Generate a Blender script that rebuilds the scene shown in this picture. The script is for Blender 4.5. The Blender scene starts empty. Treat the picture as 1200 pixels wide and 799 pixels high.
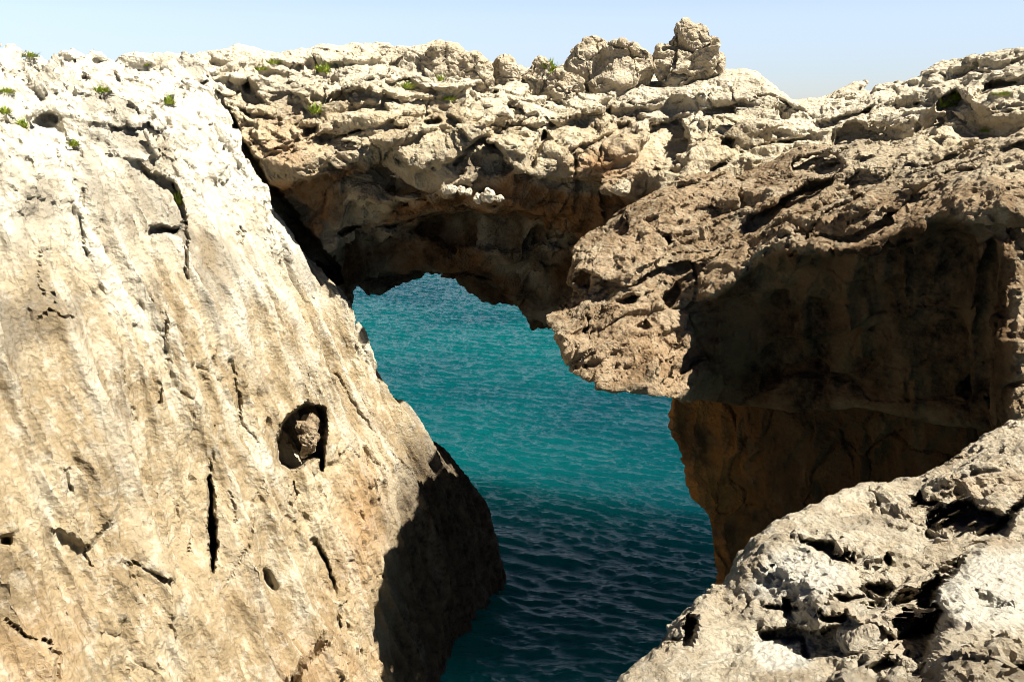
import bpy, bmesh, math, random
import numpy as np
import openvdb as vdb
from concurrent.futures import ThreadPoolExecutor

random.seed(7)
RNG = np.random.default_rng(11)
scene = bpy.context.scene
COL = scene.collection

# ------------------------------------------------------------------ camera
FOC = 1167.0                       # focal length in photo pixels (1200 wide)
PITCH = math.radians(12.1)
CP, SP = math.cos(PITCH), math.sin(PITCH)
SEA = -15.0
SUN_DIR = np.array([0.50, -0.27, 0.82]); SUN_DIR /= np.linalg.norm(SUN_DIR)


def ray(px, py):
    a = (np.asarray(px, float) - 600.0) / FOC
    b = (399.5 - np.asarray(py, float)) / FOC
    return np.stack([a + 0 * b, CP + b * SP + 0 * a, -SP + b * CP + 0 * a], -1)


def at(px, py, Y):
    """point seen at pixel (px, py) lying Y metres ahead of the camera"""
    d = ray(px, py)
    return d * (np.asarray(Y, float) / d[..., 1])[..., None]


def project(P):
    dep = P[:, 1] * CP - P[:, 2] * SP
    up = P[:, 1] * SP + P[:, 2] * CP
    dep = np.where(dep < 0.1, 0.1, dep)
    return 600 + FOC * P[:, 0] / dep, 399.5 - FOC * up / dep


# ------------------------------------------------------------------ noise
NB = 4096
PERM = RNG.permutation(NB).astype(np.int32)
PERM = np.concatenate([PERM, PERM])
GR = RNG.normal(size=(NB, 3)).astype(np.float32)
GR /= np.linalg.norm(GR, axis=1, keepdims=True)
R3 = RNG.random((NB, 3)).astype(np.float32)
RG = RNG.normal(size=(NB, 3)).astype(np.float32)
JIT = (R3[:, ::-1] * 0.7 + 0.15).astype(np.float32)
M = NB - 1


def _h(x, y, z):
    return PERM[PERM[PERM[x & M] + (y & M)] + (z & M)]


def perlin(P):
    P = np.asarray(P, np.float32)
    I = np.floor(P).astype(np.int32)
    f = P - I
    u = f * f * f * (f * (f * 6 - 15) + 10)
    out = 0
    for dx in (0, 1):
        wx = u[:, 0] if dx else 1 - u[:, 0]
        for dy in (0, 1):
            wy = u[:, 1] if dy else 1 - u[:, 1]
            for dz in (0, 1):
                wz = u[:, 2] if dz else 1 - u[:, 2]
                g = GR[_h(I[:, 0] + dx, I[:, 1] + dy, I[:, 2] + dz)]
                out = out + wx * wy * wz * (g[:, 0] * (f[:, 0] - dx) + g[:, 1] * (f[:, 1] - dy) + g[:, 2] * (f[:, 2] - dz))
    return out * 1.5


def fbm(P, octv=4, gain=0.5, lac=2.03):
    s, a, q = 0, 1.0, np.asarray(P, np.float32)
    for k in range(octv):
        s = s + a * perlin(q + 17.3 * k)
        a *= gain
        q = q * lac
    return s


def ridged(P, octv=4, gain=0.55, lac=2.1):
    s, a, q = 0, 1.0, np.asarray(P, np.float32)
    w = 1.0
    for k in range(octv):
        n = 1 - np.abs(perlin(q + 9.1 * k)) * 1.6
        n = np.clip(n, 0, 1) ** 2
        s = s + a * n * w
        w = np.clip(n * 1.6, 0, 1)
        a *= gain
        q = q * lac
    return s


def voronoi(P):
    """F1, F2, hash of nearest cell, vector from its point"""
    P = np.asarray(P, np.float32)
    I = np.floor(P - 0.5).astype(np.int32)
    n = len(P)
    f1 = np.full(n, 9.0, np.float32); f2 = f1.copy()
    hid = np.zeros(n, np.int32); dv = np.zeros((n, 3), np.float32)
    for dx in (0, 1):
        for dy in (0, 1):
            for dz in (0, 1):
                c = I + np.array([dx, dy, dz], np.int32)
                h = _h(c[:, 0], c[:, 1], c[:, 2])
                d = P - (c + JIT[h])
                dd = np.sqrt((d * d).sum(1))
                m = dd < f1
                f2 = np.where(m, f1, np.minimum(f2, dd))
                f1 = np.where(m, dd, f1)
                hid = np.where(m, h, hid)
                dv[m] = d[m]
    return f1, f2, hid, dv


def voronoi2(P):
    """like voronoi, with the second cell as well, so that blocks can meet in a short slope instead of a cliff"""
    P = np.asarray(P, np.float32)
    I = np.floor(P - 0.5).astype(np.int32)
    n = len(P)
    f1 = np.full(n, 9.0, np.float32); f2 = f1.copy()
    v1 = np.zeros(n, np.float32); v2 = v1.copy()
    for dx in (0, 1):
        for dy in (0, 1):
            for dz in (0, 1):
                c = I + np.array([dx, dy, dz], np.int32)
                h = _h(c[:, 0], c[:, 1], c[:, 2])
                d = P - (c + JIT[h])
                dd = np.sqrt((d * d).sum(1))
                val = R3[h][:, 0] - 0.5 + 0.62 * (RG[h] * d).sum(1)
                m = dd < f1
                m2 = (~m) & (dd < f2)
                f2 = np.where(m, f1, np.where(m2, dd, f2)); v2 = np.where(m, v1, np.where(m2, val, v2))
                f1 = np.where(m, dd, f1); v1 = np.where(m, val, v1)
    return f1, f2, v1, v2


def facets(P, wid=0.22, gap=0.05):
    """blocky broken rock: every cell is a tilted plane; second value marks the joints between blocks"""
    f1, f2, v1, v2 = voronoi2(P)
    s = sstep(f2 - f1, 0, wid)
    return v1 * (0.5 + 0.5 * s) + v2 * (0.5 - 0.5 * s), 1 - sstep(f2 - f1, 0, gap)


ROT = [np.linalg.qr(RNG.normal(size=(3, 3)))[0].astype(np.float32) for _ in range(8)]


def tet(P):
    """value noise that is flat on tetrahedra: planar chips with sharp creases"""
    P = np.asarray(P, np.float32)
    I = np.floor(P).astype(np.int32)
    f = P - I
    s = np.argsort(-f, axis=1)
    n = np.arange(len(P))
    a, b, c = f[n, s[:, 0]], f[n, s[:, 1]], f[n, s[:, 2]]
    val = lambda Q: R3[_h(Q[:, 0], Q[:, 1], Q[:, 2]), 0] * 2 - 1
    out = (1 - a) * val(I)
    I[n, s[:, 0]] += 1; out += (a - b) * val(I)
    I[n, s[:, 1]] += 1; out += (b - c) * val(I)
    I[n, s[:, 2]] += 1; out += c * val(I)
    return out


def angular(P, octv=4, gain=0.5, lac=2.07, seed=0):
    s, a, q = 0, 1.0, np.asarray(P, np.float32)
    for k in range(octv):
        s = s + a * tet(q @ ROT[(k + seed) % 8] + 5.7 * (k + seed))
        a *= gain
        q = q * lac
    return s


def beds(z, per, drop=0.16):
    """layered rock: every bed swells downwards and is undercut at its foot"""
    u = -z / per
    k = np.floor(u).astype(np.int32); t = u - k
    amp = 0.35 + 0.9 * R3[(k * 131 + 7) & M, 0]
    return amp * np.where(t < 1 - drop, t / (1 - drop), (1 - t) / drop) - 0.4


def pits(P, size=0.4, seed=0):
    """scattered solution hollows, 0 outside and up to 1 inside"""
    f1 = voronoi(np.asarray(P, np.float32) + seed * 3.3)[0]
    return sstep(size - f1, 0, size * 0.7)


def sstep(x, a, b):
    t = np.clip((x - a) / (b - a), 0, 1)
    return t * t * (3 - 2 * t)


# ------------------------------------------------------------------ pixel traced relief
def poly_sd(px, py, pts, closed=True):
    """signed distance (inside positive) to a polygon, or plain distance to a polyline"""
    pts = np.asarray(pts, float)
    n = len(pts)
    d = np.full(px.shape, 1e9)
    ins = np.zeros(px.shape, bool)
    for i in range(n if closed else n - 1):
        ax, ay = pts[i][:2]; bx, by = pts[(i + 1) % n][:2]
        vx, vy = bx - ax, by - ay
        t = np.clip(((px - ax) * vx + (py - ay) * vy) / (vx * vx + vy * vy + 1e-9), 0, 1)
        d = np.minimum(d, np.hypot(px - ax - t * vx, py - ay - t * vy))
        if closed and abs(by - ay) > 1e-9:
            c = ((ay > py) != (by > py)) & (px < vx * (py - ay) / vy + ax)
            ins ^= c
    return np.where(ins, d, -d) if closed else d


def bbox_mask(px, py, pts, pad):
    p = np.asarray(pts, float)
    return (px > p[:, 0].min() - pad) & (px < p[:, 0].max() + pad) & (py > p[:, 1].min() - pad) & (py < p[:, 1].max() + pad)


class Relief:
    """cuts, cracks and swellings worked into a rock face, at the place where the photograph shows them"""
    def __init__(self):
        self.items = []

    def cut(self, pts, depth, soft=5, jit=4):
        self.items.append(['cut', pts, depth, soft, jit]); return self

    def crack(self, pts, width, depth, jit=3):
        self.items.append(['crack', pts, depth, width, jit]); return self

    def push(self, P, front=None, lo=-9.0, hi=9.0):
        """how far every point is pushed back along the line of sight by the features whose depth lies in lo..hi"""
        px, py = project(P)
        s = 0.055
        q = np.stack([px * s, py * s, 0 * px], 1)
        push = np.zeros(len(P))
        jx = None
        for kind, pts, depth, w, jit in self.items:
            if not lo <= depth <= hi:
                continue
            m = bbox_mask(px, py, pts, w + 3 * jit + 2)
            if front is not None: m &= front
            if not m.any():
                continue
            if jx is None:
                jx, jy = angular(q, 4, 0.6), angular(q + 31.7, 4, 0.6, seed=3)
                lo1, lo2 = perlin(q * 0.4 + 3), perlin(q * 0.4 + 50)
            x, y = px[m] + jit * jx[m], py[m] + jit * jy[m]
            if kind == 'cut':
                sd = poly_sd(x, y, pts)
                p_ = np.asarray(pts, float)
                u = ((x - p_[:, 0].min()) / np.ptp(p_[:, 0]) * 0.5 + (p_[:, 1].max() - y) / np.ptp(p_[:, 1])) / 1.5
                g = np.clip(0.25 + 1.1 * u, 0.2, 1.1) if 0 < depth < 1.2 else 1.0        # deepest towards the sun side
                push[m] += depth * g * sstep(sd, -0.3 * w, w)
            else:
                d = poly_sd(x, y, pts, False)
                ww = w * np.clip(0.8 + 1.2 * lo1[m], 0.1, 1.5)
                push[m] += depth * np.clip(0.7 + 1.2 * lo2[m], 0.0, 1.3) * (1 - sstep(d, 0.1 * ww, ww))
        return push

    def apply(self, P, front, lo=-9.0, hi=9.0):
        push = self.push(P, front, lo, hi)
        d = P / np.linalg.norm(P, axis=1, keepdims=True)
        return P + d * push[:, None], push


# ------------------------------------------------------------------ meshes
def link(ob, parent=None):
    COL.objects.link(ob)
    if parent is not None:
        ob.parent = parent
    return ob


def tag(o, label=None, cat=None, group=None, kind=None):
    if label: o['label'] = label
    if cat: o['category'] = cat
    if group: o['group'] = group
    if kind: o['kind'] = kind
    return o


def grid_faces(nr, nc, close=False, wrapc=False):
    r = np.arange(nr if close else nr - 1); c = np.arange(nc if wrapc else nc - 1)
    R, C_ = np.meshgrid(r, c, indexing='ij')
    R2 = (R + 1) % nr; C2 = (C_ + 1) % nc
    return np.stack([R * nc + C_, R * nc + C2, R2 * nc + C2, R2 * nc + C_], -1).reshape(-1, 4)


def mesh_from(name, V, F, mat, parent=None, attrs=None, smooth=False):
    me = bpy.data.meshes.new(name)
    V = np.ascontiguousarray(V, np.float32); F = np.ascontiguousarray(F, np.int32)
    k = F.shape[1]
    me.vertices.add(len(V)); me.vertices.foreach_set('co', V.ravel())
    me.loops.add(F.size); me.loops.foreach_set('vertex_index', F.ravel())
    me.polygons.add(len(F))
    me.polygons.foreach_set('loop_start', np.arange(0, F.size, k, dtype=np.int32))
    me.polygons.foreach_set('loop_total', np.full(len(F), k, np.int32))
    me.polygons.foreach_set('use_smooth', np.full(len(F), smooth, bool))
    me.update(calc_edges=True); me.validate()
    for an, av in (attrs or {}).items():
        a = me.attributes.new(an, 'FLOAT', 'POINT')
        a.data.foreach_set('value', np.ascontiguousarray(av, np.float32))
    me.materials.append(mat)
    return link(bpy.data.objects.new(name, me), parent)


def vnormals(V, F):
    a = V[F[:, 2]] - V[F[:, 0]]; b = V[F[:, 3 if F.shape[1] > 3 else 1]] - V[F[:, 1 if F.shape[1] > 3 else 0]]
    n = np.cross(a, b)
    out = np.zeros_like(V)
    for i in range(F.shape[1]):
        for ax in range(3):
            out[:, ax] += np.bincount(F[:, i], n[:, ax], minlength=len(V))
    return out / (np.linalg.norm(out, axis=1, keepdims=True) + 1e-9)


def cr_weights(K, subs):
    """Catmull-Rom weights from K control rings, subs[i] steps in interval i"""
    rows = []; pos = []
    for i in range(K - 1):
        for s in range(subs[i]):
            pos.append(i + s / subs[i])
    pos.append(K - 1.0)
    W = np.zeros((len(pos), K))
    for r, p in enumerate(pos):
        i = min(int(p), K - 2); t = p - i
        w = [(-t + 2 * t * t - t ** 3) / 2, (2 - 5 * t * t + 3 * t ** 3) / 2, (t + 4 * t * t - 3 * t ** 3) / 2, (t ** 3 - t * t) / 2]
        for j, ww in zip((i - 1, i, i + 1, i + 2), w):
            W[r, min(max(j, 0), K - 1)] += ww
    return W, np.array(pos)


def pl(t, pts, smooth=0.0):
    """pts = [(t, value), ...] -> value at t, a little smoothed"""
    p = np.asarray(pts, float)
    v = np.interp(t, p[:, 0], p[:, 1])
    if smooth > 0 and len(t) > 5:
        step = (t[-1] - t[0]) / (len(t) - 1)
        n = max(1, int(smooth / step))
        k = np.hanning(2 * n + 3)[1:-1]; k /= k.sum()
        v = np.convolve(np.pad(v, n, mode='edge'), k, mode='valid')
    return v


def loft(rings, subs, close=False):
    """rings: list of (C,3) arrays -> dense vertices, ring position of every vertex, faces"""
    L = np.stack(rings)                       # K, C, 3
    W, pos = cr_weights(len(rings), subs)
    D = np.einsum('rk,kcx->rcx', W, L)
    nr, nc = D.shape[:2]
    F = grid_faces(nr, nc, close)
    V = D.reshape(-1, 3)
    ringpos = np.repeat(pos, nc)
    return V, ringpos, F


def orient(V, F, front):
    n = vnormals(V, F)
    if ((n * -V).sum(1)[front]).mean() < 0:
        F = F[:, ::-1].copy(); n = -n
    return n, F


def par(fn, P, chunk=40000):
    """run fn on slices of P in threads"""
    if len(P) <= chunk:
        return fn(P)
    with ThreadPoolExecutor(4) as ex:
        return np.concatenate(list(ex.map(lambda i: fn(P[i:i + chunk]), range(0, len(P), chunk))))


def closed_tube(rings, subs, step):
    """coarse closed body through the rings, ends capped"""
    R = [np.concatenate([r[:-1:step], r[-1:]]) for r in rings]
    V, rp, F = loft(R, [max(2, q // 4) for q in subs], close=True)
    nc = len(R[0]); nr = len(V) // nc
    G = V.reshape(nr, nc, 3)
    T = [F[:, [0, 1, 2]], F[:, [0, 2, 3]]]
    caps = np.array([G[:, 0].mean(0), G[:, -1].mean(0)])
    i = np.arange(nr); j = (i + 1) % nr
    T.append(np.stack([i * nc, j * nc, np.full(nr, len(V))], 1))
    T.append(np.stack([j * nc + nc - 1, i * nc + nc - 1, np.full(nr, len(V) + 1)], 1))
    return np.concatenate([V, caps]), np.concatenate(T)


def carve(V, T, voxel, amp, disp, right_limit=1260):
    """solid body -> distance field, roughened by disp(P) inside the field itself, -> evenly meshed skin"""
    g = vdb.FloatGrid.createLevelSetFromPolygons(V.astype(np.float64), triangles=T.astype(np.uint32),
                                                 transform=vdb.createLinearTransform(voxel), halfWidth=amp / voxel + 3)
    lo, hi = g.evalActiveVoxelBoundingBox()
    lo = np.array(lo); hi = np.array(hi)
    A = np.zeros(hi - lo + 1, np.float32)
    g.copyToArray(A, ijk=tuple(int(q) for q in lo))
    idx = np.argwhere(np.abs(A) < amp)
    P = ((idx + lo) * voxel).astype(np.float32)
    px, py = project(P)
    m = (px > -60) & (px < right_limit) & (py > -60) & (py < 880) & (P[:, 2] > SEA - 1)
    idx, P = idx[m], P[m]
    # leave the far side smooth
    a, b, c = np.clip(idx, 1, np.array(A.shape) - 2).T
    gr = np.stack([A[a + 1, b, c] - A[a - 1, b, c], A[a, b + 1, c] - A[a, b - 1, c], A[a, b, c + 1] - A[a, b, c - 1]], 1)
    gr /= np.linalg.norm(gr, axis=1, keepdims=True) + 1e-6
    face = -(gr * P).sum(1) / np.linalg.norm(P, axis=1)
    wgt = sstep(face, -0.75, -0.3)
    k = wgt > 0
    idx, P, wgt = idx[k], P[k], wgt[k]
    d = par(disp, P)
    A[tuple(idx.T)] -= np.clip(d, -0.9 * amp, 0.9 * amp) * wgt
    g2 = vdb.FloatGrid(float(A.max()))
    g2.transform = vdb.createLinearTransform(voxel)
    g2.copyFromArray(A, ijk=tuple(int(q) for q in lo))
    pts, quads = g2.convertToQuads(0.0)
    pts, quads = pts.astype(float), quads.astype(np.int64)
    lab = np.arange(len(pts))                              # drop crumbs that hang in the air
    e0, e1 = np.r_[quads[:, 0], quads[:, 1], quads[:, 2]], np.r_[quads[:, 1], quads[:, 2], quads[:, 3]]
    for _ in range(200):
        mn = np.minimum(lab[e0], lab[e1])
        new = lab.copy()
        np.minimum.at(new, lab[e0], mn); np.minimum.at(new, lab[e1], mn)
        new = new[new]; new = new[new]
        if (new == lab).all(): break
        lab = new
    keep = lab == np.bincount(lab).argmax()
    ren = np.cumsum(keep) - 1
    return pts[keep], ren[quads[keep[quads[:, 0]]]]


def facing(V, F):
    """normals, faces the right way round, and which vertices look towards the camera"""
    n = vnormals(V, F)
    c = V.mean(0)
    if ((n * (V - c)).sum(1)).mean() < 0:
        F = F[:, ::-1].copy(); n = -n
    return n, F, -(n * V).sum(1) / np.linalg.norm(V, axis=1)


# ------------------------------------------------------------------ materials
def N(nt, t, **k):
    n = nt.nodes.new(t)
    for a, v in k.items():
        if a.startswith('i_'):
            n.inputs[a[2:].replace('_', ' ')].default_value = v
        else:
            setattr(n, a, v)
    return n


def noise_node(nt, vec, scale, detail=6, rough=0.6, dist=0.0):
    n = N(nt, 'ShaderNodeTexNoise'); n.inputs['Scale'].default_value = scale
    n.inputs['Detail'].default_value = detail; n.inputs['Roughness'].default_value = rough
    n.inputs['Distortion'].default_value = dist
    nt.links.new(vec, n.inputs['Vector'])
    return n.outputs['Fac']


def ramp(nt, fac, stops):
    r = N(nt, 'ShaderNodeValToRGB')
    e = r.color_ramp.elements
    while len(e) < len(stops): e.new(0.5)
    for el, (p, c) in zip(e, stops):
        el.position = p; el.color = (*c, 1) if len(c) == 3 else c
    nt.links.new(fac, r.inputs['Fac'])
    return r.outputs['Color']


def mixc(nt, fac, a, b):
    m = N(nt, 'ShaderNodeMix', data_type='RGBA')
    for s, v in (('Factor', fac), ('A', a), ('B', b)):
        sock = [i for i in m.inputs if i.name == s and (s == 'Factor' and i.type == 'VALUE' or s != 'Factor' and i.type == 'RGBA')][0]
        if hasattr(v, 'is_linked') or isinstance(v, bpy.types.NodeSocket): nt.links.new(v, sock)
        else: sock.default_value = v if s == 'Factor' else (*v, 1)
    return [o for o in m.outputs if o.type == 'RGBA'][0]


def math_node(nt, op, a, b=None):
    m = N(nt, 'ShaderNodeMath', operation=op, use_clamp=False)
    for i, v in enumerate((a, b)):
        if v is None: continue
        if isinstance(v, bpy.types.NodeSocket): nt.links.new(v, m.inputs[i])
        else: m.inputs[i].default_value = v
    return m.outputs[0]


def maprange(nt, v, a, b, c=0.0, d=1.0):
    m = N(nt, 'ShaderNodeMapRange'); m.inputs[1].default_value = a; m.inputs[2].default_value = b
    m.inputs[3].default_value = c; m.inputs[4].default_value = d
    nt.links.new(v, m.inputs[0]); return m.outputs[0]


def rock_mat(name, dark, mid, light, pale=(.62, .57, .47), ochre=(.34, .17, .055), umber=(.075, .05, .032),
             scale=1.0, streak=None, streak_amt=0.5, bump=0.02, speck=0.35):
    m = bpy.data.materials.new(name); m.use_nodes = True
    nt = m.node_tree; L = nt.links
    b = nt.nodes['Principled BSDF']
    b.inputs['Roughness'].default_value = 0.92
    b.inputs['Specular IOR Level'].default_value = 0.12
    tc = N(nt, 'ShaderNodeTexCoord'); v = tc.outputs['Object']
    n1 = noise_node(nt, v, 0.55 * scale, 8, 0.62, 0.0)
    col = ramp(nt, n1, [(0.30, dark), (0.48, mid), (0.66, light)])
    n2 = noise_node(nt, v, 3.1 * scale, 8, 0.7, 0.0)
    col = mixc(nt, maprange(nt, n2, 0.5, 0.66, 0, 0.55), col, pale)
    col = mixc(nt, maprange(nt, n2, 0.44, 0.30, 0, 0.6), col, dark)
    if streak is not None:
        mp = N(nt, 'ShaderNodeMapping'); mp.vector_type = 'TEXTURE'; mp.inputs['Rotation'].default_value = streak[0]
        mp.inputs['Scale'].default_value = [1 / q for q in streak[1]]
        L.new(v, mp.inputs['Vector'])
        s1 = noise_node(nt, mp.outputs[0], 1.0, 7, 0.62, 0.0)
        col = mixc(nt, maprange(nt, s1, 0.53, 0.68, 0, streak_amt), col, pale)
        s2 = noise_node(nt, mp.outputs[0], 2.3, 6, 0.6, 0.0)
        col = mixc(nt, maprange(nt, s2, 0.52, 0.72, 0, streak_amt * 0.9), col, dark)
    n3 = noise_node(nt, v, 14 * scale, 6, 0.75)
    col = mixc(nt, maprange(nt, n3, 0.56, 0.72, 0, speck), col, umber)
    for an, c, k in (('pale', pale, 1.0), ('ochre', ochre, 1.0), ('umber', umber, 1.0)):
        at_ = N(nt, 'ShaderNodeAttribute', attribute_name=an)
        f = math_node(nt, 'MULTIPLY', at_.outputs['Fac'], maprange(nt, n2, 0.3, 0.62, 1.0 if an == 'pale' else 0.45, 1.0))
        col = mixc(nt, f, col, c)
    L.new(col, b.inputs['Base Color'])
    h1 = noise_node(nt, v, 9 * scale, 9, 0.72, 0.4)
    vo = N(nt, 'ShaderNodeTexVoronoi'); vo.inputs['Scale'].default_value = 11 * scale
    L.new(v, vo.inputs['Vector'])
    hs = math_node(nt, 'ADD', h1, math_node(nt, 'MULTIPLY', vo.outputs['Distance'], 0.35))
    bp = N(nt, 'ShaderNodeBump'); bp.inputs['Strength'].default_value = 0.9; bp.inputs['Distance'].default_value = bump / scale * 4
    L.new(hs, bp.inputs['Height']); L.new(bp.outputs[0], b.inputs['Normal'])
    return m


SLAB_N = np.array([0.885, -0.29, 0.366]); SLAB_N /= np.linalg.norm(SLAB_N)
SLAB_D = np.array([0, 0, -1.0]) + SLAB_N[2] * SLAB_N; SLAB_D /= np.linalg.norm(SLAB_D)   # down the fall line
SLAB_S = np.cross(SLAB_N, SLAB_D)
import mathutils
_rot = mathutils.Matrix([SLAB_S, SLAB_D, SLAB_N]).transposed().to_euler('XYZ')     # world -> slab axes

MAT = {}
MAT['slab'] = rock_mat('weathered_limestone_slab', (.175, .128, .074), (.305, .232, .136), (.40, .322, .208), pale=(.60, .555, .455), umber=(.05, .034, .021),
                       streak=(_rot, (1.5, 0.14, 0.5)), streak_amt=0.6, bump=0.02, speck=0.2)
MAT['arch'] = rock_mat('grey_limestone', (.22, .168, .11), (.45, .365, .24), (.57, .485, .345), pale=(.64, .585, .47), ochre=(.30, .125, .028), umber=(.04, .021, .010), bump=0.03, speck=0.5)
MAT['nose'] = rock_mat('rough_brown_limestone', (.11, .072, .040), (.245, .172, .102), (.36, .27, .175), pale=(.50, .43, .31), umber=(.018, .010, .0055), bump=0.03, speck=0.55)
MAT['wall'] = rock_mat('stained_shade_dark_cliff_rock', (.06, .035, .018), (.12, .068, .032), (.19, .105, .046), pale=(.30, .20, .11), ochre=(.48, .21, .055), umber=(.018, .010, .006), bump=0.03,  # stained rock, its colours also lowered to deepen the shade
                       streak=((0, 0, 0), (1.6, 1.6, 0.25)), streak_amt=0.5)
MAT['fore'] = rock_mat('pitted_karst', (.28, .22, .15), (.47, .395, .285), (.58, .51, .39), pale=(.66, .62, .53), scale=3.2, bump=0.055, speck=0.5)
MAT['boulder'] = rock_mat('boulder_limestone', (.22, .17, .11), (.40, .325, .22), (.52, .44, .32), pale=(.50, .45, .36), scale=1.4, bump=0.025, speck=0.45)

# ------------------------------------------------------------------ left slab
def plane_Y(px, py, n, d0):
    d = ray(px, py)
    t = d0 / (d @ n)
    return t * d[..., 1]


def build_slab():
    d0 = SLAB_N @ np.array([-8, 26, 2.0])
    sil = [(236, 60), (250, 95), (275, 148), (302, 205), (340, 255), (372, 308), (400, 345), (428, 385), (453, 430), (478, 470),
           (506, 505), (531, 542), (552, 580), (574, 630), (594, 682), (602, 716), (606, 800), (606, 900)]
    sil = np.array(sil, float)
    npts = 900
    seg = np.r_[0, np.cumsum(np.hypot(*np.diff(sil, axis=0).T))]
    t = np.linspace(0, seg[-1], npts)
    sil[:, 0] -= 8 * sstep(sil[:, 1], 140, 240) * (1 - sstep(sil[:, 1], 460, 560))
    sx = pl(t, np.c_[seg, sil[:, 0]], 14); sy = pl(t, np.c_[seg, sil[:, 1]], 14)
    rings = []
    us = [0.0, 0.25, 0.45, 0.62, 0.76, 0.87, 0.94, 0.98, 1.0]
    top = [(-330, 46), (-100, 47), (0, 47), (50, 43), (100, 48), (165, 53), (230, 58), (600, 70)]
    v = t / seg[-1]
    for u in us:
        px = -330 + (sx + 330) * u
        top_y = np.interp(px[0], *np.array(top).T)
        pyl = top_y + (1120 - top_y) * v ** 1.08
        py = pyl + (sy - pyl) * u ** 1.15
        py[0:1] = top_y
        Y = plane_Y(px, py, SLAB_N, d0)
        Y = Y + 3.0 * (1 - sstep(v, 0.0, 0.16)) ** 2            # the top leans back
        Y = Y + 1.5 * sstep(u, 0.80, 1.0) * sstep(py, 560, 760)   # the foot recedes into the water
        Y = Y + 0.9 * sstep(u, 0.9, 1.0)
        rings.append(at(px, py, Y))
    last = rings[-1]
    for dx, dy, dz in ((-0.5, 1.2, 0), (-2.0, 3.0, -0.2), (-6, 6, -1), (-16, 8, -2)):
        rings.append(last + np.array([dx, dy, dz]))
    # over the top: first row continues backwards and down
    rings = [np.concatenate([r[:1] + o * np.array([[-2.5, 9, -6.0]]) for o in (1.0, 0.66, 0.33, 0.12)] + [r]) for r in rings]
    subs = [110, 110, 110, 100, 80, 60, 40, 26, 24, 20, 16, 12]

    def axes(P):
        return np.stack([P @ SLAB_S, P @ SLAB_D, P @ SLAB_N], 1).astype(np.float32)

    R = Relief()
    slab_relief(R)
    for it in R.items:
        if it[0] == 'crack': it[2] *= 0.6; it[3] *= 0.8

    def fields(P):
        px, py = project(P)
        upper = 1 - sstep(py + 45 * perlin(P * 0.35), 120, 340)            # blocky weathered top
        region = sstep(fbm(P * 0.28 + 60, 2), 0.0, 0.4)                     # where the face is broken rather than smooth
        rough = np.clip(0.04 + 0.50 * region + 0.75 * upper, 0, 1.2)
        return px, py, upper, region, rough

    def disp(P):
        px, py, upper, region, rough = fields(P)
        S = axes(P)
        w1 = 0.25 * fbm(P * 0.45, 2)
        Q = S + w1[:, None] * np.array([1, 0.3, 0.3])
        flute = ridged(Q * np.array([0.78, 0.11, 0.3]) + 3, 3, 0.55)
        flute2 = ridged(Q * np.array([2.0, 0.20, 0.4]) + 13, 2, 0.5)
        a1 = angular(Q * np.array([0.5, 0.16, 0.4]), 2, 0.5)
        a3 = angular(P * 0.8 + w1[:, None], 4, 0.52, seed=4)
        fa, cr = facets(Q * np.array([0.75, 0.30, 0.6]), 0.14, 0.035)
        fb, crb = facets(P * np.array([1.0, 1.0, 1.35]) + w1[:, None], 0.12, 0.05)
        d = 0.30 * fbm(P * 0.22 + 5, 2) + (0.19 - 0.03 * upper) * (flute - 0.85) + 0.15 * (flute2 - 0.7) * (1 - 0.3 * upper) + 0.12 * a1
        fc, crc = facets(Q * np.array([1.9, 0.9, 1.9]) + 9, 0.15, 0.05)
        d = d + (0.25 + rough) * (0.07 * fc - 0.09 * crc * sstep(perlin(P * 0.9 + 20), 0.0, 0.3)) + rough * (0.14 * a3 + 0.16 * fa) + upper * (0.22 * fb - 0.18 * crb + 0.10 * beds(P[:, 2] + 0.3 * P[:, 0] + 0.2 * a1, 0.9, 0.2)) - 0.16 * cr * region
        return d - 0.32 * pits(P * np.array([1.1, 1.1, 0.8]) + w1[:, None], 0.33) * sstep(rough, 0.55, 1.0) - np.clip(0.8 * R.push(P, None, 0.45, 1.1), 0, 0.55)

    V, F = carve(*closed_tube(rings, subs, 8), 0.055, 0.72, disp)
    n, F, look = facing(V, F)
    front = look > -0.2
    px, py, upper, region, rough = fields(V)
    S = axes(V)
    flute = ridged((S + 0.25 * fbm(V * 0.45, 2)[:, None] * np.array([1, 0.3, 0.3])) * np.array([0.78, 0.11, 0.3]) + 3, 3, 0.55)
    fine = 0.030 * (ridged(S * np.array([4.0, 0.6, 1.4]), 3, 0.55) - 0.8) + 0.040 * angular(V * 3.0, 3, 0.58, seed=1) * (0.45 + rough)
    fine = fine - 0.13 * pits(S * np.array([3.0, 1.5, 3.0]), 0.27) * np.clip(region + upper, 0, 1)
    V1 = V + n * np.where(front, fine, 0)[:, None]
    V2, _a = R.apply(V1, front, -9, 0.45)
    V2, _b = R.apply(V2, None, 1.1, 9)
    px, py = project(V2)
    pale = 0.9 * (1 - sstep(py + 110 * fbm(V * 0.5, 3), 120, 430)) + 0.42 * sstep(flute, 0.9, 1.4) * (1 - sstep(py, 420, 760))
    ochre = 0.35 * sstep(py, 640, 820) * sstep(fbm(V * 0.6 + 4, 3), 0.0, 0.5) + 0.5 * np.exp(-((px - 425) / 28) ** 2 - ((py - 610) / 80) ** 2)
    umber = 1.0 * sstep(px + 40 * fbm(V * 0.5, 3), 415, 490) * sstep(-V[:, 2], 8.0, 10.5) + 0.5 * sstep(fbm(V * np.array([0.5, 0.5, 0.3]) + 77, 4, 0.6), 0.15, 0.55) * (1 - sstep(py, 380, 560))  # first term paints extra shade on the foot where the shadow falls
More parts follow.
